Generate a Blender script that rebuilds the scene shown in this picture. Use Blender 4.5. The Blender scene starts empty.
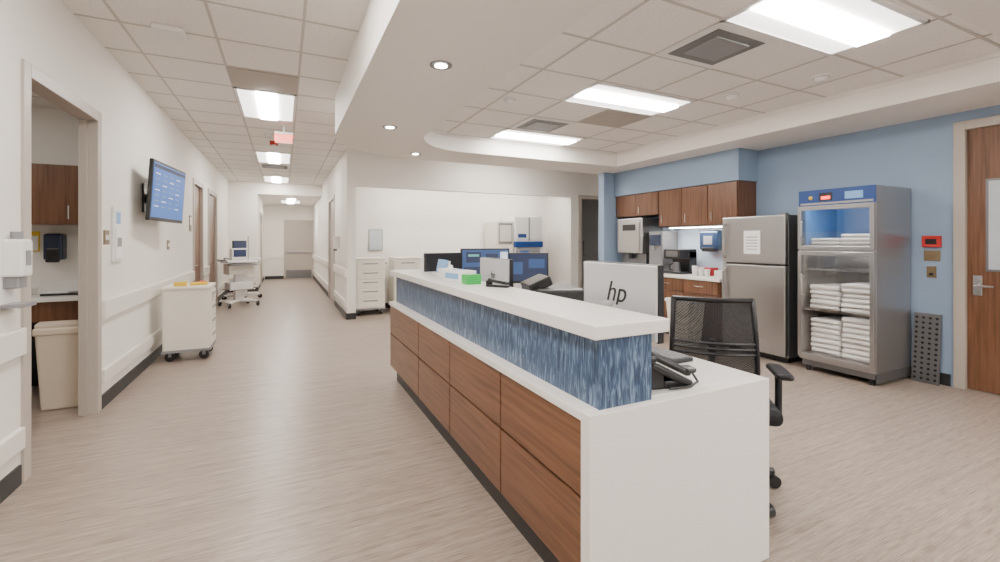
import bpy, bmesh, math, random
from mathutils import Matrix, Vector, Euler
random.seed(4)
S=bpy.context.scene
# ------------------------------------------------------------ materials
def _new(name):
    m=bpy.data.materials.new(name); m.use_nodes=True
    nt=m.node_tree; b=nt.nodes['Principled BSDF']
    return m,nt,b
def pm(name,col,rough=.5,metal=0,var=.04,scale=6,stretch=(1,1,1),bump=0,coat=0):
    m,nt,b=_new(name); N=nt.nodes; L=nt.links
    tc=N.new('ShaderNodeTexCoord'); mp=N.new('ShaderNodeMapping'); mp.inputs['Scale'].default_value=stretch
    no=N.new('ShaderNodeTexNoise'); no.inputs['Scale'].default_value=scale; no.inputs['Detail'].default_value=4
    cr=N.new('ShaderNodeMix'); cr.data_type='RGBA'
    c1=[max(0,c*(1-var)) for c in col]+[1]; c2=[min(1,c*(1+var)) for c in col]+[1]
    cr.inputs[6].default_value=c1; cr.inputs[7].default_value=c2
    L.new(tc.outputs['Object'],mp.inputs[0]); L.new(mp.outputs[0],no.inputs['Vector'])
    L.new(no.outputs['Fac'],cr.inputs[0]); L.new(cr.outputs[2],b.inputs['Base Color'])
    b.inputs['Roughness'].default_value=rough; b.inputs['Metallic'].default_value=metal
    if coat: b.inputs['Coat Weight'].default_value=coat
    if bump:
        bp=N.new('ShaderNodeBump'); bp.inputs['Strength'].default_value=bump; bp.inputs['Distance'].default_value=.01
        L.new(no.outputs['Fac'],bp.inputs['Height']); L.new(bp.outputs[0],b.inputs['Normal'])
    return m
def ramp_mat(name,cols,scale,stretch,rough=.4,detail=6,dist=0,bump=0,pos=None):
    m,nt,b=_new(name); N=nt.nodes; L=nt.links
    tc=N.new('ShaderNodeTexCoord'); mp=N.new('ShaderNodeMapping'); mp.inputs['Scale'].default_value=stretch
    no=N.new('ShaderNodeTexNoise'); no.inputs['Scale'].default_value=scale; no.inputs['Detail'].default_value=detail
    no.inputs['Distortion'].default_value=dist
    r=N.new('ShaderNodeValToRGB')
    pos=pos or [.3+.4*i/(len(cols)-1) for i in range(len(cols))]
    e=r.color_ramp.elements
    e[0].position=pos[0]; e[0].color=(*cols[0],1); e[1].position=pos[-1]; e[1].color=(*cols[-1],1)
    for p,c in list(zip(pos,cols))[1:-1]:
        q=e.new(p); q.color=(*c,1)
    L.new(tc.outputs['Object'],mp.inputs[0]); L.new(mp.outputs[0],no.inputs['Vector'])
    L.new(no.outputs['Fac'],r.inputs[0]); L.new(r.outputs[0],b.inputs['Base Color'])
    b.inputs['Roughness'].default_value=rough
    if bump:
        bp=N.new('ShaderNodeBump'); bp.inputs['Strength'].default_value=bump; bp.inputs['Distance'].default_value=.005
        L.new(no.outputs['Fac'],bp.inputs['Height']); L.new(bp.outputs[0],b.inputs['Normal'])
    return m
def em(name,col,s,base=(.8,.8,.8)):
    m,nt,b=_new(name)
    b.inputs['Base Color'].default_value=(*base,1)
    b.inputs['Emission Color'].default_value=(*col,1); b.inputs['Emission Strength'].default_value=s
    return m
def glass(name,fac=.08,col=(1,1,1)):
    m,nt,b=_new(name); N=nt.nodes; L=nt.links; N.remove(b)
    t=N.new('ShaderNodeBsdfTransparent'); t.inputs[0].default_value=(*col,1)
    g=N.new('ShaderNodeBsdfGlossy'); g.inputs['Roughness'].default_value=.03
    x=N.new('ShaderNodeMixShader'); x.inputs[0].default_value=fac
    L.new(t.outputs[0],x.inputs[1]); L.new(g.outputs[0],x.inputs[2]); L.new(x.outputs[0],N['Material Output'].inputs[0])
    return m
def meshfab(name):
    m,nt,b=_new(name); N=nt.nodes; L=nt.links
    b.inputs['Base Color'].default_value=(.008,.008,.01,1); b.inputs['Roughness'].default_value=.8
    tc=N.new('ShaderNodeTexCoord')
    ck=N.new('ShaderNodeTexChecker'); ck.inputs['Scale'].default_value=150
    ck.inputs[1].default_value=(1,1,1,1); ck.inputs[2].default_value=(.78,.78,.78,1)
    L.new(tc.outputs['Object'],ck.inputs[0]); L.new(ck.outputs[0],b.inputs['Alpha'])
    return m
WALL=pm('wall_paint',(.81,.78,.725),.6,var=.012,scale=3)
WALLB=pm('wall_paint_alcove_lit',(.87,.84,.79),.6,var=.012,scale=3)  # wall paint lightened so its colour carries the alcove's light wash
BLUE=pm('wall_paint_blue',(.235,.32,.445),.6,var=.02,scale=3)
SOF=pm('soffit_paint',(.82,.785,.74),.6,var=.01,scale=2)
TILE=ramp_mat('ceiling_tile',[(.72,.68,.64),(.86,.825,.785),(.89,.86,.83)],90,(1,1,1),.8,pos=[.28,.42,.7])
GRID=pm('ceiling_grid_metal',(.52,.48,.44),.5,var=.02)
def floor_mat():
    m,nt,b=_new('floor_vinyl'); N=nt.nodes; L=nt.links
    tc=N.new('ShaderNodeTexCoord')
    def ns(sc,s,d):
        mp=N.new('ShaderNodeMapping'); mp.inputs['Scale'].default_value=sc
        no=N.new('ShaderNodeTexNoise'); no.inputs['Scale'].default_value=s; no.inputs['Detail'].default_value=d; no.inputs['Roughness'].default_value=.55
        L.new(tc.outputs['Object'],mp.inputs[0]); L.new(mp.outputs[0],no.inputs['Vector']); return no
    a=ns((5,130,1),1.6,3); c=ns((.9,30,1),1.2,3)
    mx=N.new('ShaderNodeMath'); mx.operation='MULTIPLY_ADD'; mx.inputs[1].default_value=.35
    ad=N.new('ShaderNodeMath'); ad.operation='MULTIPLY'; ad.inputs[1].default_value=.65
    L.new(a.outputs['Fac'],ad.inputs[0]); L.new(c.outputs['Fac'],mx.inputs[0]); L.new(ad.outputs[0],mx.inputs[2])
    r=N.new('ShaderNodeValToRGB'); e=r.color_ramp.elements
    e[0].position=.37; e[0].color=(.180,.139,.112,1); e[1].position=.62; e[1].color=(.395,.325,.272,1)
    q=e.new(.49); q.color=(.290,.231,.190,1)
    L.new(mx.outputs[0],r.inputs[0]); L.new(r.outputs[0],b.inputs['Base Color'])
    b.inputs['Roughness'].default_value=.33
    return m
FLOOR=floor_mat()
WOODH=ramp_mat('walnut_laminate_horizontal',[(.088,.037,.018),(.160,.072,.036),(.21,.102,.054)],2.4,(1,.9,26),.35,dist=.25,pos=[.28,.5,.75])
WOODV=ramp_mat('walnut_laminate_vertical',[(.080,.033,.016),(.145,.063,.031),(.19,.090,.047)],2.4,(18,18,.9),.35,dist=.25,pos=[.28,.5,.75])
SOLID=pm('solid_surface_white',(.82,.795,.76),.25,var=.03,scale=60)
WAVE=ramp_mat('blue_wave_panel',[(.018,.040,.082),(.048,.088,.165),(.19,.28,.40)],3.0,(26,26,3.4),.35,detail=2,dist=1.4,pos=[.34,.52,.70])
FRAME=pm('door_frame_taupe',(.43,.38,.33),.4,var=.02)
BASEB=pm('rubber_base_dark',(.022,.022,.024),.5)
RAIL=pm('bumper_rail_vinyl',(.78,.745,.69),.4,var=.02)
WHITE=pm('white_plastic',(.80,.79,.77),.35,var=.02)
BEIGE=pm('beige_plastic',(.60,.51,.40),.4,var=.02)
CREAM=pm('cream_enamel',(.77,.74,.65),.35,var=.02)
BLACK=pm('black_plastic',(.008,.008,.010),.35,var=.2)
DARK=pm('dark_interior',(.02,.02,.024),.7)
GREY=pm('grey_plastic',(.22,.22,.23),.45)
STEEL=pm('stainless_steel',(.44,.435,.435),.30,metal=.92,var=.06,scale=3,stretch=(1,1,30))
STEELD=pm('stainless_dark',(.20,.20,.21),.35,metal=.8,var=.06,scale=3)
CHROME=pm('brushed_chrome',(.7,.7,.7),.25,metal=1)
SILV=pm('silver_monitor_back',(.55,.55,.56),.35,metal=.2)
BRONZE=pm('bronze_plate',(.22,.16,.09),.4,metal=.5)
TOWEL=pm('white_terry',(.82,.80,.78),.9,var=.06,scale=60,bump=.5)
RED=pm('red_plastic',(.42,.015,.012),.35)
YEL=pm('yellow_plastic',(.75,.50,.03),.4)
GREEN=pm('green_plastic',(.02,.42,.07),.4)
DBLUE=pm('blue_plastic',(.012,.05,.20),.35)
NAVY=pm('navy_smoke_plastic',(.015,.03,.07),.2)
LBLUE=pm('light_blue_print',(.20,.40,.70),.4)
PAPER=pm('paper',(.87,.87,.85),.7,var=.02)
LBLUEG=pm('door_lite_glass',(.50,.55,.60),.08,var=.1)
REFLBLUE=pm('blue_reflection_tint',(.16,.32,.60),.4)  # colour imitating blue light and reflections in the warmer's upper glass
GL=glass('cabinet_glass',.06)
FAB=meshfab('chair_mesh_fabric')
BLKFAB=pm('black_fabric',(.012,.012,.014),.85)
LC=(1,.95,.895)
LENS=em('light_lens',LC,70)
LENSIDE=em('light_reflector',LC,3.0)
LENSB=em('strip_lens',LC,92)
LENSE=em('exam_lens',LC,22)
LENSW=em('downlight_lens',(1,.93,.84),30)
SCR_DARK=em('screen_dark',(.012,.03,.08),1.0,base=(.01,.01,.02))
SCR_BLUE=em('screen_blue',(.015,.07,.22),1.2,base=(.02,.02,.02))
SCR_TV=em('tv_picture_blue',(.025,.11,.36),1.9,base=(.02,.02,.02))
SCR_WHITE=em('screen_white',(.75,.85,.95),1.3,base=(.1,.1,.1))
SCR_TEAL=em('screen_teal',(.05,.45,.40),1.0,base=(.1,.1,.1))
EXITR=em('exit_letters_red',(1,.05,.02),6,base=(.5,.02,.02))
EXITB=em('exit_edge_lit_acrylic',(1,.18,.10),.5,base=(.6,.35,.3))
GRILLE=pm('grille_grey',(.14,.14,.14),.5)
VENTT=pm('vent_taupe',(.38,.34,.30),.6)
# ------------------------------------------------------------ builder
class B:
    def __init__(s,name): s.name=name; s.bm=bmesh.new(); s.mats=[]; s.M=Matrix.Identity(4)
    def mi(s,m):
        if m not in s.mats: s.mats.append(m)
        return s.mats.index(m)
    def _add(s,t,m,mat=None,smooth=False):
        i=s.mi(m)
        for f in t.faces: f.material_index=i; f.smooth=smooth
        me=bpy.data.meshes.new('t')
        if mat is not None: bmesh.ops.transform(t,matrix=mat,verts=t.verts)
        bmesh.ops.transform(t,matrix=s.M,verts=t.verts)
        t.to_mesh(me); t.free(); s.bm.from_mesh(me); bpy.data.meshes.remove(me)
    def box(s,x0,x1,y0,y1,z0,z1,m,bev=0,seg=2,rot=None):
        t=bmesh.new(); bmesh.ops.create_cube(t,size=1)
        bmesh.ops.scale(t,vec=(abs(x1-x0),abs(y1-y0),abs(z1-z0)),verts=t.verts)
        if bev>0: bmesh.ops.bevel(t,geom=t.edges[:],offset=bev,segments=seg,profile=.5,affect='EDGES')
        mt=Matrix.Translation(((x0+x1)/2,(y0+y1)/2,(z0+z1)/2))
        if rot: mt=mt@Euler(rot).to_matrix().to_4x4()
        s._add(t,m,mt,smooth=False); return s
    def cyl(s,p0,p1,r0,m,r1=None,seg=20):
        r1=r0 if r1 is None else r1
        p0=Vector(p0);p1=Vector(p1);d=p1-p0
        t=bmesh.new(); bmesh.ops.create_cone(t,cap_ends=True,segments=seg,radius1=r0,radius2=r1,depth=d.length)
        q=d.to_track_quat('Z','Y').to_matrix().to_4x4()
        s._add(t,m,Matrix.Translation((p0+p1)/2)@q)
        return s
    def sph(s,c,r,m,sc=(1,1,1)):
        t=bmesh.new(); bmesh.ops.create_uvsphere(t,u_segments=16,v_segments=10,radius=r)
        s._add(t,m,Matrix.Translation(c)@Matrix.Diagonal((*sc,1)),smooth=True); return s
    def tube(s,pts,r,m,seg=10):
        for a,b in zip(pts,pts[1:]): s.cyl(a,b,r,m,seg=seg)
        for p in pts[1:-1]: s.sph(p,r,m)
        return s
    def taper(s,cx,cy,z0,z1,a0,b0,a1,b1,m,bev=.02):
        t=bmesh.new(); bmesh.ops.create_cube(t,size=1)
        for v in t.verts:
            top=v.co.z>0; v.co.x*= (a1 if top else a0); v.co.y*=(b1 if top else b0); v.co.z=z1 if top else z0
        if bev: bmesh.ops.bevel(t,geom=t.edges[:],offset=bev,segments=3,profile=.5,affect='EDGES')
        s._add(t,m,Matrix.Translation((cx,cy,0))); return s
    def grid(s,fn,nu,nv,m):
        t=bmesh.new(); V=[[t.verts.new(fn(i/nu,j/nv)) for j in range(nv+1)] for i in range(nu+1)]
        for i in range(nu):
            for j in range(nv): t.faces.new((V[i][j],V[i+1][j],V[i+1][j+1],V[i][j+1]))
        s._add(t,m,smooth=True); return s
    def text(s,body,size,m,mat,shear=0):
        c=bpy.data.curves.new('tx','FONT'); c.body=body; c.size=size; c.extrude=.001; c.align_x='CENTER'; c.align_y='CENTER'; c.shear=shear
        o=bpy.data.objects.new('tx',c); S.collection.objects.link(o)
        dg=bpy.context.evaluated_depsgraph_get(); dg.update()
        me=bpy.data.meshes.new_from_object(o.evaluated_get(dg))
        t=bmesh.new(); t.from_mesh(me); s._add(t,m,mat)
        bpy.data.objects.remove(o); bpy.data.meshes.remove(me); return s
    def caster(s,x,y,r=.05,w=.025,m=None):
        s.cyl((x-w/2,y,r),(x+w/2,y,r),r,m or BLACK,seg=18)
        s.box(x-w,x+w,y-.015,y+.015,r,r*2.1,GREY)
        return s
    def done(s,loc=None,rot=0,center=True):
        me=bpy.data.meshes.new(s.name); s.bm.normal_update(); s.bm.to_mesh(me); s.bm.free()
        for m in s.mats: me.materials.append(m)
        o=bpy.data.objects.new(s.name,me); S.collection.objects.link(o)
        if loc is not None: o.location=loc; o.rotation_euler=(0,0,rot)
        elif center:
            xs=[v.co for v in me.vertices]
            c=Vector(((min(v.x for v in xs)+max(v.x for v in xs))/2,(min(v.y for v in xs)+max(v.y for v in xs))/2,min(v.z for v in xs)))
            me.transform(Matrix.Translation(-c)); o.location=c
        return o
# ------------------------------------------------------------ shell constants
XL=-1.32; XR=5.57; ZC=2.94; ZS=2.53; ZT=2.75; YB=-4.0; T=.15; TL=.09
XC=.97; YW=8.0; YX=13.6
b=B('floor'); b.box(-5,7.4,YB-.2,18.5,-.1,0,FLOOR); b.done(center=False)
def wallY(name,x,t,y0,y1,ops,z1,m):
    b=B(name); a,c=sorted((x,x+t)); y=y0
    for (o0,o1,oz) in ops:
        b.box(a,c,y,o0,0,z1,m); b.box(a,c,o0,o1,oz,z1,m); y=o1
    b.box(a,c,y,y1,0,z1,m); return b.done(center=False)
def wallX(name,y,t,x0,x1,ops,z1,m):
    b=B(name); a,c=sorted((y,y+t)); x=x0
    for (o0,o1,oz) in ops:
        if o0>x: b.box(x,o0,a,c,0,z1,m)
        b.box(o0,o1,a,c,oz,z1,m); x=o1
    if x1>x: b.box(x,x1,a,c,0,z1,m)
    return b.done(center=False)
DZ=2.31
LD=[(3.46,4.52,DZ),(8.66,9.53,DZ),(10.24,11.40,DZ)]
wallY('wall_left',XL,-TL,YB,YX+T,LD,ZC+.1,WALL)
wallY('wall_right',XR,T,YB,6.25,[(.72,1.80,2.38)],ZC+.1,BLUE)
wallX('wall_rear',YB,-T,XL-T,XR+T,[],ZC+.1,WALL)
wallX('wall_kitchen_end',6.1,T,4.96,7.15,[],ZC+.1,BLUE)
wallY('wall_corridor_right',XC,T,YW,18.0,[(10.0,11.3,2.28)],ZC+.1,WALL)
wallX('wall_alcove_front',YW,.12,XC+T,7.15,[(XC+T,5.6,2.30),(5.86,6.55,2.30)],ZC+.1,WALL)
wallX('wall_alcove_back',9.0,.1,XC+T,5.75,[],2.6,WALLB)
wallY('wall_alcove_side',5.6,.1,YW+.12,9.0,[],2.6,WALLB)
wallY('wall_far_right',7.0,.15,6.25,10,[],ZC+.1,WALL)
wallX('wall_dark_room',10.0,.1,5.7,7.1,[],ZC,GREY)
wallX('wall_corridor_cross',YX,T,XL,XC,[(-.63,XC,2.62)],ZC+.1,WALL)
wallY('wall_corridor_far_left',-.63,-T,YX+T,18.0,[(15.0,16.0,2.2)],2.9,WALL)
wallX('wall_corridor_end',17.7,T,-.63,XC,[(.06,.92,2.05)],2.9,WALL)
wallX('wall_exam_back',5.7,.1,-4.0,XL-TL,[],ZC,WALL)
wallX('wall_exam_front',2.3,-.1,-4.0,XL-TL,[],ZC,WALL)
wallY('wall_exam_side',-4.0,-.1,2.2,5.8,[],ZC,WALL)
def ceiling(name,x0,x1,y0,y1,z,gx,gy,m=TILE,step=.6):
    b=B(name); b.box(x0,x1,y0,y1,z,z+.05,m); w=.010
    x=gx-math.floor((gx-x0)/step)*step
    while x<x1-.02:
        if x>x0+.02: b.box(x-w,x+w,y0,y1,z-.004,z+.001,GRID)
        x+=step
    y=gy-math.floor((gy-y0)/step)*step
    while y<y1-.02:
        if y>y0+.02: b.box(x0,x1,y-w,y+w,z-.0035,z+.001,GRID)
        y+=step
    return b.done(center=False)
ceiling('ceiling_corridor',XL,XC+.02,YB,YX,ZC,-.47,5.3)
ceiling('ceiling_behind',XC+.02,7.0,5.9,YW,ZC,1.3,6.5)
ceiling('ceiling_tray',1.3,4.9,.9,5.7,ZT,2.5,1.3)
ceiling('ceiling_exam_room',-4.0,XL-TL,2.3,5.7,2.62,-1.9,4.1)
b=B('ceiling_corridor_far'); b.box(-.63,XC,YX+T,17.7,2.62,2.7,SOF); b.done(center=False)
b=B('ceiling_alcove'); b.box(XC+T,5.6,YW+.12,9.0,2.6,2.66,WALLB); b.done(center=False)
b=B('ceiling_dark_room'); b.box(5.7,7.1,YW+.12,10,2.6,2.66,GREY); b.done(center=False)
def arc(cx,cy,r,a0,a1,n=14): return [(cx+r*math.cos(math.radians(a0+(a1-a0)*i/n)),cy+r*math.sin(math.radians(a0+(a1-a0)*i/n))) for i in range(n+1)]
outer=[(.51,YB)]+[(XR,YB),(XR,6.1),(4.96,6.1),(4.96,6.3)]+arc(.51+1.15,6.3-1.15,1.15,90,180,24)
inner=[(1.42,1.05),(4.75,1.05),(4.75,5.52)]+arc(1.42+.75,5.52-.75,.75,90,180,20)
t=bmesh.new()
def loop(p,z): return [t.verts.new((x,y,z)) for x,y in p]
ob,ib=loop(outer,ZS),loop(inner,ZS); ot,it=loop(outer,ZC+.04),loop(inner,ZT+.02)
ed=[]
for L_ in (ob,ib):
    for i in range(len(L_)): ed.append(t.edges.new((L_[i],L_[(i+1)%len(L_)])))
bmesh.ops.triangle_fill(t,edges=ed,use_beauty=True)
for A,C in ((ob,ot),(ib,it)):
    for i in range(len(A)):
        j=(i+1)%len(A); t.faces.new((A[i],A[j],C[j],C[i]))
b=B('ceiling_soffit'); b._add(t,SOF); b.done(center=False)
b=B('trim_tray')
o2=[(1.42,1.05),(4.75,1.05),(4.75,5.52)]+arc(2.17,4.77,.75,90,180,20)
for i in range(len(o2)):
    p,q=Vector(o2[i]),Vector(o2[(i+1)%len(o2)]); d=(q-p)
    if d.length<1e-4: continue
    mid=(p+q)/2; ang=math.atan2(d.y,d.x)
    tt=bmesh.new(); bmesh.ops.create_cube(tt,size=1); bmesh.ops.scale(tt,vec=(d.length+.01,.03,.035),verts=tt.verts)
    b._add(tt,SOF,Matrix.Translation((mid.x,mid.y,ZT-.02))@Matrix.Rotation(ang,4,'Z'))
b.done(center=False)
# ------------------------------------------------------------ baseboards and rails
def trimY(name,x,d,segs,z0,z1,m,bev=0):
    b=B(name)
    for y0,y1 in segs: b.box(min(x,x+d),max(x,x+d),y0,y1,z0,z1,m,bev)
    b.done(center=False)
LS=[(YB,3.38),(4.60,8.58),(9.61,10.16),(11.48,YX)]
trimY('baseboard_left',XL,.012,LS,0,.11,BASEB)
trimY('trim_bumper_left_upper',XL,.035,LS,.72,.87,RAIL,.008)
trimY('trim_bumper_left_lower',XL,.03,LS,.20,.32,RAIL,.008)
trimY('baseboard_right',XR,-.012,[(YB,.6),(1.88,6.1)],0,.11,BASEB)
CS=[(YW,9.92),(11.38,17.7)]
trimY('baseboard_corridor_right',XC,-.012,CS,0,.11,BASEB)
trimY('trim_bumper_corridor_upper',XC,-.035,CS,.72,.87,RAIL,.008)
trimY('trim_bumper_corridor_lower',XC,-.03,CS,.20,.32,RAIL,.008)
trimY('baseboard_far_left',-.63,.012,[(YX,14.9),(16.1,17.7)],0,.11,BASEB)
trimY('trim_bumper_far_left',-.63,.03,[(YX+T,14.9),(16.1,17.7)],.72,.87,RAIL,.006)
b=B('baseboard_front'); b.box(XC,XC+T,YW-.012,YW,0,.11,BASEB); b.box(5.6,5.8,YW-.012,YW,0,.11,BASEB); b.box(XC+T,5.6,8.988,9.0,0,.11,BASEB)
b.box(XL,-.63,YX-.012,YX,0,.11,BASEB); b.box(4.96,5.0,6.088,6.1,0,.11,BASEB); b.box(4.948,4.96,6.1,6.25,0,.11,BASEB); b.box(-.6,.0,17.688,17.7,0,.11,BASEB); b.done(center=False)
b=B('trim_bumper_cross'); b.box(XL,-.63,YX-.03,YX,.72,.87,RAIL,.006); b.box(XL,-.63,YX-.03,YX,.2,.32,RAIL,.006); b.box(-.6,0,17.67,17.7,.72,.87,RAIL); b.done(center=False)
# ------------------------------------------------------------ doors
def doorY(name,x,into,y0,y1,z,leaf=True,fw=.06,window=False,lm=WOODV,handle_y=None,t=T):
    b=B(name); o=-into*.015; a,c=sorted((x+o,x+into*(t+.015)))
    b.box(a,c,y0-fw,y0+.02,0,z+fw,FRAME,.004); b.box(a,c,y1-.02,y1+fw,0,z+fw,FRAME,.004); b.box(a,c,y0+.02,y1-.02,z-.02,z+fw,FRAME,.004)
    s1,s2=sorted((x+into*.05,x+into*.07))
    if leaf:
        l0,l1=sorted((x+into*.03,x+into*.075))
        b.box(l0,l1,y0+.022,y1-.022,.01,z-.022,lm)
        fx=x+into*.03
        hy=handle_y
        if hy:
            p,q=sorted((fx,fx-into*.008)); b.box(p,q,hy-.03,hy+.03,.86,1.04,CHROME,.003)
            b.tube([(fx,hy,.95),(fx-into*.06,hy,.95),(fx-into*.06,hy-.12,.95)],.011,CHROME)
            b.cyl((fx,hy,1.0),(fx-into*.02,hy,1.0),.018,CHROME)
        if window:
            w0,w1=window; p,q=sorted((fx-into*.006,fx))
            b.box(p,q,w0,w1,1.08,1.9,STEELD,.002); p,q=sorted((fx-into*.009,fx)); b.box(p,q,w0+.02,w1-.02,1.10,1.88,LBLUEG)
    else:
        b.box(s1,s2,y0+.02,y0+.035,0,z-.02,FRAME); b.box(s1,s2,y1-.035,y1-.02,0,z-.02,FRAME)
    return b.done(center=False)
doorY('door_1',XL,-1,3.46,4.52,DZ,leaf=False,t=TL)
doorY('door_2',XL,-1,8.66,9.53,DZ,handle_y=8.8,t=TL)
doorY('door_3',XL,-1,10.24,11.40,DZ,handle_y=10.4,t=TL)
doorY('door_4',XR,1,.72,1.80,2.38,handle_y=1.71,window=(1.44,1.66))
doorY('door_5',XC,1,10.0,11.3,2.28,handle_y=10.15,lm=FRAME)
doorY('door_6',-.63,-1,15.0,16.0,2.15,lm=FRAME)
b=B('door_7'); b.box(.0,.07,17.68,17.78,0,2.11,FRAME); b.box(.91,.969,17.68,17.78,0,2.11,FRAME); b.box(.07,.91,17.68,17.78,2.04,2.11,FRAME)
b.box(.07,.91,17.71,17.75,.01,2.04,FRAME); b.box(.07,.91,17.70,17.712,.02,.3,STEELD); b.box(.12,.86,17.66,17.71,.93,1.0,STEEL); b.done(center=False)
b=B('door_8'); b.box(5.80,5.88,YW-.015,YW+.13,0,2.36,FRAME); b.box(6.53,6.61,YW-.015,YW+.13,0,2.36,FRAME); b.box(5.88,6.53,YW-.015,YW+.13,2.28,2.36,FRAME); b.done(center=False)
# ------------------------------------------------------------ light fixtures
def troffer(x0,x1,y0,y1,z,alongx=True,name='ceiling_light_panel',lens=None,side=None):
    b=B(name); f=.03; zz=z-.006; lens=lens or LENS; side=side or LENSIDE
    b.box(x0,x1,y0,y0+f,zz-.01,z,WHITE); b.box(x0,x1,y1-f,y1,zz-.01,z,WHITE); b.box(x0,x0+f,y0,y1,zz-.01,z,WHITE); b.box(x1-f,x1,y0,y1,zz-.01,z,WHITE)
    b.box(x0+f,x1-f,y0+f,y1-f,zz,zz+.003,side)
    if alongx: cy=(y0+y1)/2; b.box(x0+f,x1-f,cy-.10,cy+.10,zz-.02,zz-.001,lens,.006)
    else: cx=(x0+x1)/2; b.box(cx-.10,cx+.10,y0+f,y1-f,zz-.02,zz-.001,lens,.006)
    return b.done()
for y in (1.34,3.12,4.9): troffer(2.47,3.68,y,y+.58,ZT)
for y in (-.4,1.8,5.3,8.9,12.2): troffer(-.47,.13,y,y+1.2,ZC,False)
for x,y in ((1.6,-1.2),(3.6,-1.2),(1.6,-3),(3.6,-3)): troffer(x,x+1.2,y,y+.6,ZS)  # unseen panels behind the camera, added to light the room
troffer(-3.0,-2.4,3.5,4.7,2.62,False,lens=LENSE)  # out-of-view panel added for dim light in the exam room
troffer(3.0,4.2,6.8,7.4,ZC)
troffer(-.1,.5,15.2,16.4,2.62,False)
b=B('alcove_light_strip'); b.box(1.6,5.2,8.3,8.36,2.57,2.6,WHITE); b.box(1.62,5.18,8.305,8.355,2.56,2.57,LENSB); b.done()
b=B('under_cabinet_light'); b.box(5.25,5.30,3.95,4.95,1.545,1.565,WHITE); b.box(5.255,5.295,3.97,4.93,1.54,1.546,LENSB); b.done()
for x,y in ((.947,2.85),(.987,4.63),(1.6,5.9),(.95,.9)):
    b=B('recessed_downlight'); b.cyl((x,y,ZS-.006),(x,y,ZS+.0),.075,STEELD,seg=28); b.cyl((x,y,ZS-.009),(x,y,ZS-.005),.042,LENSW,seg=24); b.done()
def vent(x0,x1,y0,y1,z,kind):
    b=B('ceiling_vent')
    b.box(x0,x1,y0,y1,z-.01,z-.002,WHITE if kind else VENTT)
    if kind==1:
        b.box(x0+.06,x1-.06,y0+.06,y1-.06,z-.014,z-.009,GRILLE)
        b.box(x0+.13,x1-.13,y0+.13,y1-.13,z-.022,z-.012,GREY,.003)
    b.done()
vent(2.5,3.1,1.93,2.48,ZT,1); vent(3.1,3.7,3.72,4.28,ZT,0); vent(2.5,3.1,4.32,4.88,ZT,1)
vent(-.47,.13,4.72,5.28,ZC,0); vent(-.47,.13,10.3,10.9,ZC,1)
for x,y,z in ((3.85,2.85,ZT),(4.1,2.2,ZT),(-.2,7.4,ZC),(2.0,3.9,ZT)):
    b=B('smoke_detector'); b.cyl((x,y,z-.015),(x,y,z),.07,WHITE,seg=28); b.cyl((x,y,z-.05),(x,y,z-.015),.035,WHITE,r1=.055,seg=28); b.cyl((x,y,z-.017),(x,y,z-.014),.058,GREY,seg=28); b.done()
b=B('emergency_light_box'); b.box(-.87,-.67,4.0,4.2,ZC-.04,ZC,WHITE,.012); b.done()  # plain white box standing for the ceiling emergency light
b=B('exit_sign'); b.box(-.11,.11,6.79,6.81,2.69,2.83,EXITB,.004); b.cyl((0,6.8,2.84),(0,6.8,ZC),.015,WHITE); b.box(-.115,.115,6.78,6.82,2.82,2.845,WHITE,.004); b.box(-.05,.05,6.76,6.84,ZC-.015,ZC-.004,WHITE)
b.text('EXIT',.12,EXITR,Matrix.Translation((0,6.787,2.755))@Matrix.Rotation(math.pi/2,4,'X')); b.done()
b=B('strobe_alarm'); b.box(-.2,-.08,7.9,8.0,ZC-.06,ZC,RED,.01); b.sph((-.14,7.95,ZC-.06),.03,WHITE); b.done()
b=B('dome_ceiling_light'); b.cyl((.2,14.5,2.59),(.2,14.5,2.62),.15,CHROME,seg=28); b.sph((.2,14.5,2.59),.13,LENSW,(1,1,.5)); b.done()
# ------------------------------------------------------------ nurse station
b=B('nurse_station_counter')
X0,X1,Y0,Y1=.915,1.86,1.20,4.33
b.box(X0,X1,Y0,Y0+.05,0,.765,SOLID,.003)
b.box(X0,X1,Y0+.05,Y1,.733,.765,SOLID,.003)
b.box(X0+.07,X1-.35,Y0+.06,Y1-.02,.0,.15,BASEB)
b.box(X0+.035,1.22,Y0+.05,Y1-.02,.15,.733,DARK)
seams=[1.256,1.90,2.62,3.33,Y1]
for i in range(4):
    a,c=seams[i]+.005,seams[i+1]-.005
    b.box(X0+.012,X0+.036,a,c,.152,.453,WOODH,.002); b.box(X0+.012,X0+.036,a,c,.465,.728,WOODH,.002)
b.box(X0+.012,1.22,Y1-.02,Y1,.15,.733,WOODV)
b.box(.98,1.22,Y0+.03,Y1-.02,.765,1.012,WAVE)
b.box(.945,1.29,Y0+.01,Y1+.12,1.012,1.062,SOLID,.005)
for y in (1.9,3.2):
    b.box(1.25,1.78,y,y+.42,.02,.733,CREAM)
    for k in range(3): b.box(1.78,1.795,y+.01,y+.41,.05+.225*k,.05+.225*k+.215,CREAM,.003); b.box(1.795,1.81,y+.15,y+.27,.20+.225*k,.215+.225*k,CHROME)
b.box(1.22,3.15,3.70,Y1,.733,.765,SOLID,.003); b.box(1.22,3.15,Y1-.05,Y1,0,.733,WOODV); b.box(3.10,3.15,3.70,Y1-.05,0,.733,WOODV)
b.done(center=False)
ZW=.7655
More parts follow.
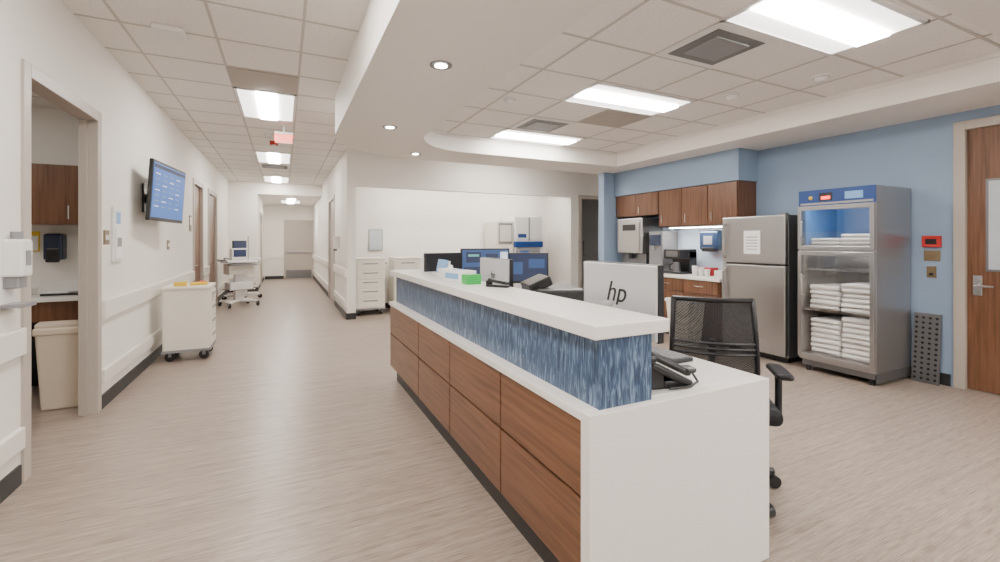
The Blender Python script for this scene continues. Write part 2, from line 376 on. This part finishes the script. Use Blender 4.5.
def monitor(name,w,h,kind,back=BLACK,logo=0):
    b=B(name)
    b.taper(0,.06,0,.012,.24,.18,.23,.17,back,0)
    b.box(-.03,.03,.075,.1,.01,.30,back,.006)
    zc=.14
    b.box(-w/2,w/2,-.012,.02,zc,zc+h,BLACK,.004); b.box(-w/2+.004,w/2-.004,.018,.034,zc+.004,zc+h-.004,back,.006); b.box(-.05,.05,.03,.09,zc+.04,zc+(.14 if back is SILV else h*.7),back,.012)
    if kind:
        b.box(-w/2+.014,w/2-.014,-.0145,-.012,zc+.024,zc+h-.014,kind)
        if kind is SCR_BLUE:
            for (u0,u1,v0,v1,mm) in ((.05,.42,.1,.5,SCR_DARK),(.08,.3,.15,.4,SCR_WHITE),(.5,.75,.3,.85,SCR_DARK),(.1,.4,.62,.9,SCR_DARK),(.14,.36,.78,.84,SCR_TEAL),(.8,.95,.5,.9,SCR_WHITE),(.52,.9,.08,.2,SCR_TEAL),(.54,.7,.6,.7,SCR_WHITE)):
                b.box(-w/2+w*u0,-w/2+w*u1,-.016 if mm is SCR_DARK else -.0165,-.0145,zc+h*v0,zc+h*v1,mm)
        if kind is SCR_DARK:
            b.box(-w/2+w*.05,-w/2+w*.35,-.016,-.0145,zc+h*.3,zc+h*.7,SCR_BLUE); b.box(-w/2+w*.5,-w/2+w*.9,-.016,-.0145,zc+h*.5,zc+h*.8,SCR_BLUE)
    if logo: b.text('hp',logo,BLACK,Matrix.Translation((0,.0355,zc+h*.58))@Matrix.Rotation(math.pi,4,'Z')@Matrix.Rotation(math.pi/2,4,'X'),shear=.3)
    return b
def place(b,x,y,z,rot): b.done(loc=(x,y,z),rot=rot)
place(monitor('computer_monitor',.52,.34,SCR_BLUE,SILV,.14),1.47,1.68,ZW,math.radians(90))
place(monitor('computer_monitor',.52,.31,SCR_BLUE,SILV,.08),1.5,3.14,ZW,math.radians(90))
place(monitor('computer_monitor',.52,.37,SCR_BLUE),1.84,4.12,ZW,math.radians(-5))
place(monitor('computer_monitor',.44,.33,None),1.40,4.1,ZW,math.radians(14))
place(monitor('computer_monitor',.42,.32,SCR_DARK),2.32,4.08,ZW,math.radians(-24))
b=B('desktop_printer'); b.box(-.2,.2,-.18,.18,0,.2,BLACK,.015); b.box(-.19,.19,-.17,.15,.2,.29,BLACK,.02); b.box(-.13,.13,-.19,-.17,.04,.1,GREY,.003); b.box(-.14,.14,-.26,-.17,.035,.045,BLACK,.003); b.box(-.12,.12,.02,.17,.28,.34,BLACK,.01,rot=(-.4,0,0)); b.box(.05,.17,-.182,-.178,.215,.26,SCR_DARK)
b.done(loc=(1.56,2.46,ZW),rot=math.radians(75))
b=B('desk_phone'); b.box(-.1,.1,-.1,.1,.04,.07,BLACK,.01,rot=(.45,0,0)); b.box(-.09,.09,.03,.09,0,.08,BLACK,.005); b.box(-.09,.09,-.09,.03,0,.03,BLACK,.005)
b.box(-.095,-.045,-.10,.10,.08,.11,BLACK,.014,rot=(.45,0,0)); b.box(-.1,-.04,-.11,-.06,.055,.08,BLACK,.012); b.box(-.1,-.04,.06,.11,.105,.135,BLACK,.012)
b.box(-.02,.08,.02,.07,.095,.10,GREY,.002,rot=(.45,0,0))
for i in range(3):
    for j in range(4): b.box(-.015+i*.032,.007+i*.032,-.08+j*.024,-.064+j*.024,.045+j*.011,.054+j*.011,GREY,.002,rot=(.45,0,0))
b.tube([(-.07,-.10,.06),(-.085,-.12,.02),(-.10,-.08,.008),(-.11,.02,.008)],.005,BLACK)
b.done(loc=(1.40,1.37,ZW+.001),rot=math.radians(75))
b=B('keyboard'); b.box(-.07,.07,-.21,.21,0,.02,BLACK,.005)
for i in range(5):
    for j in range(14): b.box(-.06+i*.024,-.04+i*.024,-.2+j*.029,-.175+j*.029,.02,.025,GREY)
b.done(loc=(1.72,1.74,ZW))
ZTT=1.0625
b=B('green_wipes_stack')
for k in range(5): b.box(-.05,.05,-.045,.045,k*.013,k*.013+.012,GREEN,rot=(0,0,k*.06))
b.done(loc=(1.13,2.76,ZTT))
b=B('tissue_box'); b.box(-.06,.06,-.12,.12,0,.07,WHITE,.005); b.cyl((0,0,.07),(.01,0,.1),.03,PAPER,r1=.012); b.done(loc=(1.17,3.3,ZTT))
b=B('brochure_holder'); b.box(-.05,.05,-.11,.11,0,.01,WHITE,.003); b.box(.03,.04,-.11,.11,0,.12,WHITE,.002,rot=(0,.2,0)); b.box(.0,.02,-.1,.1,.01,.13,LBLUE,.002,rot=(0,.2,0)); b.done(loc=(1.2,3.62,ZTT))
b=B('glove_box'); b.box(-.06,.06,-.12,.12,0,.08,PAPER,.004); b.box(-.03,.03,-.06,.06,.079,.082,LBLUE); b.box(-.0605,-.06,-.09,.09,.02,.06,LBLUE); b.done(loc=(1.13,3.0,ZTT),rot=.2)
b=B('hand_sanitizer_bottle'); b.cyl((0,0,0),(0,0,.13),.035,WHITE); b.cyl((0,0,.13),(0,0,.15),.03,WHITE,r1=.012); b.tube([(0,0,.15),(0,0,.18),(.04,0,.175)],.006,WHITE); b.done(loc=(1.2,4.1,ZTT))
b=B('stapler'); b.box(-.02,.02,-.08,.08,0,.015,BLACK,.004); b.box(-.018,.018,-.08,.07,.025,.045,BLACK,.008,rot=(.12,0,0)); b.box(-.018,.018,.05,.08,.01,.04,BLACK,.004); b.done(loc=(1.2,2.5,ZTT),rot=.5)
b=B('pen_cup'); b.cyl((0,0,0),(0,0,.1),.035,BLACK,r1=.04)
for k in range(5): b.cyl((.01*math.cos(k*1.3),.01*math.sin(k*1.3),.05),(.03*math.cos(k*1.3),.03*math.sin(k*1.3),.16),.004,[DBLUE,RED,BLACK,GREEN,WHITE][k],seg=8)
b.done(loc=(1.45,3.75,ZW))
b=B('coffee_mug'); b.cyl((0,0,0),(0,0,.1),.04,WHITE); b.cyl((0,0,.098),(0,0,.101),.034,DARK); b.tube([(.038,0,.08),(.065,0,.07),(.065,0,.03),(.038,0,.02)],.006,WHITE); b.done(loc=(1.72,2.08,ZW))
# ------------------------------------------------------------ office chairs
def office_chair(loc,rot):
    b=B('office_chair')
    for k in range(5):
        a=math.radians(72*k+18); c,s_=math.cos(a),math.sin(a)
        b.cyl((0,0,.12),(c*.29,s_*.29,.085),.03,BLACK,r1=.018,seg=10)
        b.cyl((c*.29-.024*s_,s_*.29+.024*c,.033),(c*.29+.024*s_,s_*.29-.024*c,.033),.033,BLACK,seg=18); b.cyl((c*.29,s_*.29,.04),(c*.29,s_*.29,.09),.009,BLACK,seg=8)
    b.cyl((0,0,.09),(0,0,.25),.035,BLACK); b.cyl((0,0,.25),(0,0,.42),.022,CHROME); b.box(-.12,.12,-.12,.12,.40,.44,BLACK,.01)
    b.box(-.25,.25,-.24,.23,.44,.52,BLKFAB,.035,4)
    def bk(u,v):
        x=(u-.5)*.48*(1-.07*v); z=.54+v*.45; y=.27+.05*v-.05*(1-(2*u-1)**2)*1.0-.03*math.sin(v*3.1)
        return (x,y,z)
    b.grid(bk,12,14,FAB)
    edge=[bk(0,v/10) for v in range(11)]+[bk(u/8,1) for u in range(1,9)]+[bk(1,1-v/10) for v in range(1,11)]+[bk(1-u/8,0) for u in range(1,9)]
    b.tube(edge,.015,BLACK)
    for v in (.3,.37,.44): b.tube([bk(u/8,v) for u in range(9)],.009,BLACK,8)
    b.tube([(0,.05,.42),(0,.30,.43),(0,.34,.55),(0,.29,.75)],.022,BLACK)
    for sx in (-1,1):
        b.tube([(sx*.2,0,.43),(sx*.28,0,.44),(sx*.285,.02,.64)],.018,BLACK); b.box(sx*.285-.04,sx*.285+.04,-.12,.12,.64,.672,BLACK,.015,3)
    b.done(loc=loc,rot=rot)
office_chair((2.16,1.67,0),math.radians(-44))
office_chair((2.35,3.1,0),math.radians(-80))
# ------------------------------------------------------------ kitchen wall
b=B('kitchen_base_cabinet'); b.box(4.97,XR-.002,3.84,6.08,.1,.83,WOODV); b.box(5.02,XR-.002,3.84,6.08,0,.1,BASEB)
b.box(4.93,XR-.002,3.82,6.09,.83,.87,SOLID,.004)
for k in range(4):
    y=3.86+k*.555; b.box(4.952,4.97,y,y+.54,.12,.64,WOODV,.002); b.box(4.952,4.97,y,y+.54,.655,.82,WOODV,.002)
    b.tube([(4.952,y+.2,.75),(4.925,y+.2,.75),(4.925,y+.34,.75),(4.952,y+.34,.75)],.005,CHROME,8)
    b.tube([(4.952,y+.47,.45),(4.925,y+.47,.45),(4.925,y+.47,.59),(4.952,y+.47,.59)],.005,CHROME,8)
b.done()
b=B('upper_cabinet_wood'); b.box(5.22,XR-.002,3.77,5.1,1.57,2.12,WOODV); b.box(5.22,XR-.002,5.1,6.08,1.76,2.12,WOODV)
for k in range(3):
    y=3.78+k*.44; b.box(5.20,5.22,y,y+.43,1.575,2.115,WOODV,.002); b.box(5.185,5.20,y+.36,y+.37,1.62,1.74,CHROME)
for k in range(2):
    y=5.11+k*.485; b.box(5.20,5.22,y,y+.475,1.765,2.115,WOODV,.002); b.box(5.185,5.20,y+.4,y+.41,1.8,1.9,CHROME)
b.done()
b=B('wall_kitchen_bulkhead'); b.box(5.18,XR,3.74,6.1,2.125,ZS+.01,BLUE); b.done(center=False)
b=B('backsplash_panel'); b.box(XR-.006,XR-.001,3.84,6.09,.875,1.57,pm('pale_blue_laminate',(.52,.62,.74),.35)); b.done()
ZK=.871
b=B('ice_dispenser'); b.box(5.12,5.54,5.36,5.95,1.15,1.72,STEEL,.012); b.box(5.2,5.54,5.36,5.95,.88,1.15,STEELD,.01); b.box(5.10,5.5,5.36,5.95,.88,.92,STEELD,.005); b.box(5.108,5.12,5.42,5.9,1.2,1.66,STEEL,.004)
b.cyl((5.15,5.65,1.06),(5.15,5.65,1.15),.035,BLACK); b.box(5.105,5.12,5.5,5.8,1.52,1.62,BLACK)
for y in (5.4,5.9): b.cyl((5.2,y,ZK),(5.2,y,.88),.02,BLACK); b.cyl((5.48,y,ZK),(5.48,y,.88),.02,BLACK)
b.done()
b=B('water_dispenser'); b.box(5.2,5.54,5.02,5.3,ZK,1.5,GREY,.015); b.box(5.18,5.2,5.05,5.27,1.28,1.45,NAVY,.004); b.box(5.14,5.2,5.05,5.27,ZK,.92,BLACK,.004); b.cyl((5.17,5.16,1.2),(5.17,5.16,1.28),.015,CHROME); b.done()
b=B('coffee_maker'); b.box(5.12,5.45,4.6,4.92,ZK,.90,BLACK,.008); b.box(5.30,5.45,4.6,4.92,.90,1.2,BLACK,.008); b.box(5.12,5.45,4.6,4.92,1.09,1.23,BLACK,.015); b.box(5.115,5.12,4.65,4.87,1.12,1.2,STEELD); b.cyl((5.2,4.76,.90),(5.2,4.76,1.04),.07,STEELD,r1=.055); b.tube([(5.14,4.76,1.02),(5.08,4.76,1.0),(5.08,4.76,.94),(5.14,4.76,.92)],.008,BLACK); b.done()
b=B('paper_cup_stack')
for k in range(3): b.cyl((5.2,4.42-.1*k,ZK),(5.2,4.42-.1*k,1.0-.02*k),.032,WHITE,r1=.04)
b.done()
b=B('snack_box'); b.box(5.25,5.4,4.2,4.4,ZK,.98,RED,.004); b.box(5.26,5.38,4.0,4.16,ZK,.95,WHITE,.004); b.box(5.245,5.25,4.23,4.37,.89,.96,WHITE); b.done()
b=B('paper_towel_dispenser'); b.box(XR-.2,XR-.007,4.2,4.5,1.22,1.5,NAVY,.03,3); b.box(XR-.205,XR-.1,4.25,4.45,1.20,1.26,BLACK,.01); b.box(XR-.203,XR-.19,4.28,4.42,1.3,1.42,GREY,.004); b.done()
b=B('trash_can'); b.taper(0,0,0,.56,.24,.3,.3,.38,CREAM,.02); b.box(-.16,.16,-.2,.2,.55,.6,WHITE,.015); b.box(-.1,.1,-.18,-.08,.6,.615,GREY,.004); b.done(loc=(4.7,4.15,0))
b=B('refrigerator'); b.box(4.97,5.54,2.99,3.76,.06,1.64,STEELD,.008); b.box(5.0,5.5,3.02,3.73,0,.06,BLACK)
b.box(4.90,4.965,2.99,3.76,.08,1.075,STEEL,.014,3); b.box(4.90,4.965,2.99,3.76,1.09,1.64,STEEL,.014,3); b.box(4.96,4.972,3.0,3.75,.08,1.63,BLACK)
b.tube([(4.90,3.71,1.02),(4.85,3.71,.98),(4.85,3.71,.50),(4.90,3.71,.46)],.013,STEEL); b.tube([(4.90,3.71,1.14),(4.85,3.71,1.18),(4.85,3.71,1.52),(4.90,3.71,1.56)],.013,STEEL)
b.box(4.896,4.90,3.27,3.47,1.20,1.47,PAPER)
for k in range(5): b.box(4.895,4.896,3.30,3.44,1.25+k*.035,1.26+k*.035,GREY)
b.box(4.93,5.0,3.0,3.06,1.64,1.66,GREY,.004); b.done()
# warming cabinet
b=B('blanket_warming_cabinet'); a0,a1,y0,y1=4.90,5.54,2.16,2.84
b.box(a0,a1,y0,y0+.04,.12,1.87,STEEL,.003); b.box(a0,a1,y1-.04,y1,.12,1.87,STEEL,.003); b.box(a1-.03,a1,y0+.04,y1-.04,.12,1.87,STEEL)
b.box(a0,a1,y0+.04,y1-.04,1.70,1.87,STEEL,.003); b.box(a0,a1,y0+.04,y1-.04,1.235,1.31,STEEL); b.box(a0,a1,y0+.04,y1-.04,.12,.19,STEEL)
b.box(a1-.036,a1-.03,y0+.045,y1-.045,1.31,1.70,REFLBLUE); b.box(a0+.04,a1-.036,y1-.046,y1-.04,1.31,1.70,REFLBLUE); b.box(a0+.04,a1-.036,y0+.04,y0+.046,1.31,1.70,REFLBLUE)  # added panels whose blue stands for reflected light, not a real lining
for zz in (.63,1.05):
    b.box(a0+.04,a1-.03,y0+.04,y0+.05,zz,zz+.012,CHROME); b.box(a0+.04,a1-.03,y1-.05,y1-.04,zz,zz+.012,CHROME)
    for k in range(9): b.box(a0+.05+k*.065,a0+.056+k*.065,y0+.04,y1-.04,zz,zz+.010,CHROME)
b.box(a0-.012,a0,y0,y1,1.71,1.87,DBLUE,.003); b.box(a0-.014,a0-.011,y0+.02,y1-.02,1.72,1.74,STEEL)
b.box(a0-.015,a0-.011,y0+.1,y0+.25,1.76,1.83,LBLUE); b.box(a0-.015,a0-.011,y0+.36,y0+.48,1.755,1.835,BLACK); b.box(a0-.0155,a0-.0149,y0+.38,y0+.46,1.77,1.80,EXITR); b.sph((a0-.012,y0+.56,1.79),.02,YEL)
for z0,z1 in ((1.26,1.705),(.15,1.245)):
    w=.04
    b.box(a0-.035,a0-.002,y0+.003,y0+w,z0,z1,STEEL,.004); b.box(a0-.035,a0-.002,y1-w,y1-.003,z0,z1,STEEL,.004)
    b.box(a0-.035,a0-.002,y0+w,y1-w,z0,z0+w,STEEL,.003); b.box(a0-.035,a0-.002,y0+w,y1-w,z1-w,z1,STEEL,.003)
    b.box(a0-.02,a0-.014,y0+w,y1-w,z0+w,z1-w,GL)
b.tube([(a0-.035,y1-.06,.8),(a0-.07,y1-.06,.8),(a0-.07,y1-.06,1.0),(a0-.035,y1-.06,1.0)],.01,CHROME); b.tube([(a0-.035,y1-.06,1.4),(a0-.07,y1-.06,1.4),(a0-.07,y1-.06,1.55),(a0-.035,y1-.06,1.55)],.01,CHROME)
b.box(a0+.02,a1-.02,y0+.02,y1-.02,.06,.12,STEELD)
for x in (a0+.06,a1-.06):
    for y in (y0+.06,y1-.06): b.cyl((x,y,0),(x,y,.06),.025,BLACK)
b.box(a0+.02,a0+.03,y0+.045,y1-.045,1.69,1.70,em('cabinet_lamp',(.55,.78,1),40))
b.box(a0+.02,a0+.03,y0+.045,y1-.045,1.225,1.235,em('cabinet_lamp_b',(.95,.96,1),18))
b.box(a0-.001,a1,y0-.004,y0,.03,.12,STEELD); b.done()
b=B('folded_blanket_stack')
def stack(z,n,yc,w,th=.045,x1=5.42):
    for k in range(n):
        dx=random.uniform(-.012,.012); dy=random.uniform(-.008,.008); h=th*random.uniform(.85,1.1)
        b.box(4.98+dx,x1+dx,yc-w/2+dy,yc+w/2+dy,z,z+h,TOWEL,min(.018,h*.42),3); b.box(4.97+dx,5.1+dx,yc-w/2+.01+dy,yc+w/2-.01+dy,z+h*.45,z+h*.55,TOWEL,.002)
        z+=h+.002
stack(.192,8,2.35,.275,.05); stack(.192,7,2.645,.275,.05); stack(.645,6,2.35,.275,.05); stack(.645,5,2.645,.275,.05)
stack(1.312,3,2.35,.275,.036); stack(1.312,2,2.645,.27,.036); b.done()
b=B('perforated_metal_panel'); b.M=Matrix.Translation((5.49,2.035,0))@Matrix.Rotation(.09,4,'Y')
b.box(-.015,.015,-.1,.1,0,.66,STEELD,.004)
for i in range(4):
    for j in range(13): b.cyl((-.017,-.075+.05*i,.04+.048*j),(-.014,-.075+.05*i,.04+.048*j),.012,BLACK,seg=10)
b.done()
b=B('fire_alarm_pull'); b.box(XR-.03,XR,1.94,2.08,1.29,1.40,RED,.006); b.box(XR-.034,XR-.03,1.97,2.05,1.32,1.37,BLACK); b.done()
b=B('wall_switch_plate'); b.box(XR-.012,XR,1.95,2.07,1.16,1.26,BRONZE,.003); b.box(XR-.018,XR-.012,1.98,2.0,1.19,1.23,BRONZE); b.box(XR-.018,XR-.012,2.02,2.04,1.19,1.23,BRONZE); b.done()
b=B('wall_outlet'); b.box(XR-.01,XR,1.98,2.05,1.0,1.11,BRONZE,.003); b.box(XR-.012,XR-.009,2.0,2.03,1.02,1.045,BLACK); b.done()
# ------------------------------------------------------------ alcove objects
def drawer_cart(name,w,d,h,m,n,loc,rot,top=None):
    b=B(name)
    b.box(-w/2,w/2,-d/2,d/2,.12,h-.04,m,.01); b.box(-w/2-.012,w/2+.012,-d/2-.012,d/2+.012,h-.04,h,m,.012)
    dz=(h-.04-.16)/n
    for k in range(n):
        z=.15+k*dz; b.box(-w/2+.025,w/2-.025,-d/2-.015,-d/2,z,z+dz-.012,m,.005); b.box(-w/4,w/4,-d/2-.024,-d/2-.014,z+dz*.62,z+dz*.74,GREY,.002)
    b.box(-w/2-.01,w/2+.01,-d/2-.01,d/2+.01,.10,.13,GREY,.004)
    for x in (-w/2+.06,w/2-.06):
        for y in (-d/2+.06,d/2-.06): b.caster(x,y)
    b.tube([(w/2+.005,-d/2+.08,h-.12),(w/2+.05,-d/2+.08,h-.1),(w/2+.05,d/2-.08,h-.1),(w/2+.005,d/2-.08,h-.12)],.01,GREY)
    if top: top(b,h)
    b.done(loc=loc,rot=rot)
drawer_cart('medical_supply_cart',.52,.5,1.04,CREAM,5,(1.42,8.55,0),0)
drawer_cart('medical_supply_cart',.52,.5,1.04,CREAM,5,(2.12,8.6,0),0)
def tp(b,h):
    b.box(-.12,.0,-.18,-.02,h,h+.03,YEL,.004); b.box(.05,.11,-.15,-.07,h,h+.035,RED,.005); b.box(-.2,-.13,.0,.12,h,h+.05,YEL,.004)
drawer_cart('isolation_supply_cart',.43,.44,.84,CREAM,4,(-.985,6.25,0),math.radians(90),tp)
b=B('medication_dispensing_cabinet')
b.box(3.95,4.32,8.25,8.9,.03,1.76,CREAM,.01); b.box(4.34,5.0,8.2,8.9,.03,1.87,WHITE,.01)
b.box(3.98,4.29,8.235,8.25,1.3,1.72,GREY,.004); b.box(4.0,4.27,8.23,8.236,1.34,1.68,CREAM,.004); b.box(4.36,4.66,8.185,8.2,1.38,1.84,WHITE,.004); b.box(4.68,4.98,8.185,8.2,1.38,1.84,WHITE,.004)
b.box(4.655,4.685,8.18,8.2,1.36,1.85,GREY)
b.box(4.4,4.6,8.18,8.186,1.42,1.5,DBLUE); b.box(4.3,4.98,8.13,8.2,1.22,1.34,DBLUE,.01); b.box(4.36,4.9,8.12,8.2,.98,1.18,GREY,.01); b.box(4.42,4.62,8.115,8.12,1.0,1.15,SCR_BLUE)
for k in range(5): b.box(4.36,4.98,8.185,8.2,.06+k*.17,.06+k*.17+.16,WHITE,.004); b.box(4.5,4.84,8.175,8.186,.15+k*.17,.165+k*.17,DBLUE)
for k in range(6): b.box(3.98,4.29,8.235,8.25,.06+k*.2,.06+k*.2+.19,CREAM,.004)
for x in (4.0,4.28,4.4,4.94):
    b.cyl((x,8.3,0),(x,8.3,.03),.02,BLACK); b.cyl((x,8.85,0),(x,8.85,.03),.02,BLACK)
b.done()
b=B('framed_notice'); b.box(1.5,1.77,8.975,8.999,1.16,1.58,GREY,.003); b.box(1.515,1.755,8.972,8.976,1.175,1.565,LBLUEG); b.done()
b=B('infusion_pump_stand'); b.cyl((6.15,8.6,.05),(6.15,8.6,1.6),.015,CHROME); b.box(6.0,6.3,8.45,8.62,1.0,1.35,GREY,.02); b.box(6.03,6.2,8.44,8.452,1.15,1.3,SCR_WHITE)
for k in range(5):
    a=k*1.2566; b.cyl((6.15,8.6,.08),(6.15+.25*math.cos(a),8.6+.25*math.sin(a),.05),.014,GREY); b.sph((6.15+.25*math.cos(a),8.6+.25*math.sin(a),.03),.03,BLACK)
b.done()
# ------------------------------------------------------------ left wall objects
b=B('wall_mounted_tv'); b.M=Matrix.Translation((-1.12,5.925,1.86))@Matrix.Rotation(math.atan2(.99,.10),4,'Z')@Matrix.Rotation(.06,4,'X')
W,H=1.0,.61
b.box(-W/2,W/2,0,.035,-H/2,H/2,BLACK,.006); b.box(-W/2+.025,W/2-.025,-.003,0,-H/2+.035,H/2-.025,SCR_TV)
for r in range(7):
    for c in range(4): b.box(-.42+c*.2,-.42+c*.2+.12,-.005,-.003,.17-.055*r,.18-.055*r,SCR_WHITE if (r+c)%3==0 else LBLUE)
b.box(-.46,.46,-.005,-.003,.23,.265,SCR_DARK)
b.box(-.2,.2,.035,.06,-.15,.15,BLACK,.004)
b.M=Matrix.Identity(4); b.box(XL,XL+.02,5.75,6.1,1.65,1.95,BLACK); b.box(XL+.02,-1.17,5.88,5.96,1.75,1.85,BLACK); b.done(center=False)
b=B('wall_chart_holder'); b.box(XL,XL+.02,4.84,5.07,1.17,1.64,WHITE,.006); b.box(XL+.02,XL+.022,4.90,5.01,1.50,1.60,LBLUE); b.box(XL+.02,XL+.028,4.87,5.04,1.2,1.46,PAPER,.002); b.box(XL+.028,XL+.03,4.9,5.01,1.3,1.38,GREY); b.done()
for y,z in ((4.72,1.38),(6.9,1.30)):
    b=B('light_switch'); b.box(XL,XL+.008,y-.06,y+.06,z-.06,z+.06,BRONZE,.003); b.box(XL+.008,XL+.014,y-.03,y-.015,z-.02,z+.02,WHITE); b.box(XL+.008,XL+.014,y+.015,y+.03,z-.02,z+.02,WHITE); b.done()
b=B('sanitizer_dispenser'); b.box(XL,XL+.09,3.19,3.30,1.16,1.36,WHITE,.015,3); b.box(XL+.09,XL+.093,3.22,3.27,1.22,1.3,GREY); b.box(XL,XL+.07,3.20,3.29,1.10,1.16,GREY,.006); b.box(XL,XL+.1,3.18,3.31,1.0,1.02,GREY,.003); b.box(XL,XL+.01,3.18,3.31,1.0,1.38,WHITE); b.cyl((XL+.045,3.245,1.36),(XL+.045,3.245,1.40),.025,GREY); b.done()
b=B('hand_sanitizer_station'); b.box(XC-.11,XC,9.0,9.13,1.2,1.45,WHITE,.02); b.box(XC-.115,XC-.05,9.02,9.11,1.16,1.2,GREY,.005); b.done()  # hand sanitizer on the corridor wall
b=B('wall_sign'); b.box(XL,XL+.01,8.3,8.45,1.5,1.75,BRONZE,.002); b.box(XL+.01,XL+.012,8.32,8.43,1.6,1.72,PAPER); b.done()
def wow(loc,rot,scr=True):
    b=B('mobile_computer_cart')
    for sx in (-1,1):
        b.cyl((0,0,.12),(sx*.27,-.25,.10),.035,WHITE,r1=.025); b.cyl((0,0,.12),(sx*.27,.25,.10),.035,WHITE,r1=.025)
        b.caster(sx*.27,-.25,.05,.03); b.caster(sx*.27,.25,.05,.03)
    b.box(-.27,.27,-.03,.03,.09,.13,WHITE,.01); b.box(-.09,.09,-.06,.06,.1,.9,WHITE,.02); b.box(-.22,.22,-.16,.16,.35,.50,WHITE,.02)
    b.tube([(-.25,-.18,.35),(.25,-.18,.35),(.25,.18,.35),(-.25,.18,.35),(-.25,-.18,.35)],.008,CHROME)
    b.box(-.29,.29,-.22,.22,.90,.95,WHITE,.015); b.box(-.26,.26,-.28,-.1,.85,.88,GREY,.008)
    b.box(-.24,.24,-.16,.16,.66,.88,WHITE,.01)
    for k in range(3): b.box(-.23,-.01,-.168,-.16,.67+k*.068,.73+k*.068,CREAM,.003); b.box(.01,.23,-.168,-.16,.67+k*.068,.73+k*.068,CREAM,.003)
    if scr: b.box(-.02,.02,.1,.14,.95,1.2,GREY); b.box(-.24,.24,.06,.09,1.04,1.36,BLACK,.006); b.box(-.225,.225,.057,.06,1.06,1.345,SCR_DARK)
    else: b.box(-.15,.15,-.05,.1,.95,1.2,WHITE,.02); b.box(-.12,.12,-.055,-.05,1.02,1.17,SCR_DARK); b.cyl((.22,.1,.95),(.22,.1,1.45),.012,CHROME)
    b.tube([(-.29,-.22,.92),(-.33,-.24,.96),(-.33,.22,.96),(-.29,.22,.92)],.012,GREY)
    b.done(loc=loc,rot=rot)
wow((-.84,10.7,0),math.radians(25),False); wow((-.86,11.9,0),math.radians(60))
# ------------------------------------------------------------ exam room
b=B('exam_room_upper_cabinet'); b.box(-3.6,-1.68,5.36,5.698,1.50,2.04,WOODV)
for k in range(4): x=-3.595+k*.479; b.box(x,x+.47,5.34,5.36,1.505,2.035,WOODV,.002); b.box(x+.4,x+.41,5.325,5.34,1.55,1.67,CHROME)
b.done()
b=B('exam_room_counter'); b.box(-3.6,-1.42,5.08,5.698,.83,.87,SOLID,.004); b.box(-3.6,-2.3,5.14,5.698,.1,.83,WOODV); b.box(-1.46,-1.42,5.14,5.698,0,.83,WOODV); b.box(-3.6,-2.3,5.2,5.698,0,.1,BASEB); b.box(-2.3,-1.46,5.12,5.16,.66,.83,WOODV); b.box(-2.3,-1.46,5.62,5.698,0,.83,DARK); b.box(-3.6,-1.42,5.68,5.698,.87,.97,SOLID)
b.cyl((-2.3,5.5,.87),(-2.3,5.5,1.05),.014,CHROME); b.tube([(-2.3,5.5,1.05),(-2.3,5.45,1.1),(-2.3,5.35,1.05)],.012,CHROME); b.done()
b=B('soap_dispenser'); b.box(-2.02,-1.88,5.58,5.698,1.17,1.42,NAVY,.02); b.box(-2.0,-1.9,5.57,5.6,1.15,1.28,BLACK,.01); b.done()
b=B('wall_notice'); b.box(-2.22,-2.08,5.69,5.699,1.25,1.44,YEL); b.box(-2.21,-2.09,5.688,5.69,1.26,1.4,PAPER); b.done()
b=B('desk_items_tray'); b.box(-1.9,-1.65,5.2,5.35,.871,.89,BLACK,.004); b.box(-2.2,-2.0,5.3,5.45,.871,.93,WHITE,.004); b.box(-1.88,-1.72,5.22,5.33,.89,.905,PAPER); b.done()
b=B('waste_bin'); b.taper(0,0,0,.62,.26,.24,.32,.28,BEIGE,.02); b.box(-.17,.17,-.15,.15,.60,.66,BEIGE,.015,3); b.box(-.16,.16,-.14,-.05,.655,.70,BEIGE,.015,rot=(.2,0,0)); b.done(loc=(-1.60,4.86,0))
# ------------------------------------------------------------ world & camera
w=bpy.data.worlds.new('world'); S.world=w; w.use_nodes=True; w.node_tree.nodes['Background'].inputs[0].default_value=(.9,.93,1,1); w.node_tree.nodes['Background'].inputs[1].default_value=.3
cam=bpy.data.cameras.new('camera'); co=bpy.data.objects.new('camera',cam); S.collection.objects.link(co)
co.location=(0,0,1.35); co.rotation_euler=(math.pi/2,0,-math.atan2(216,444)); cam.lens=16; cam.sensor_width=36; cam.shift_y=-.04; cam.clip_start=.02
S.camera=co
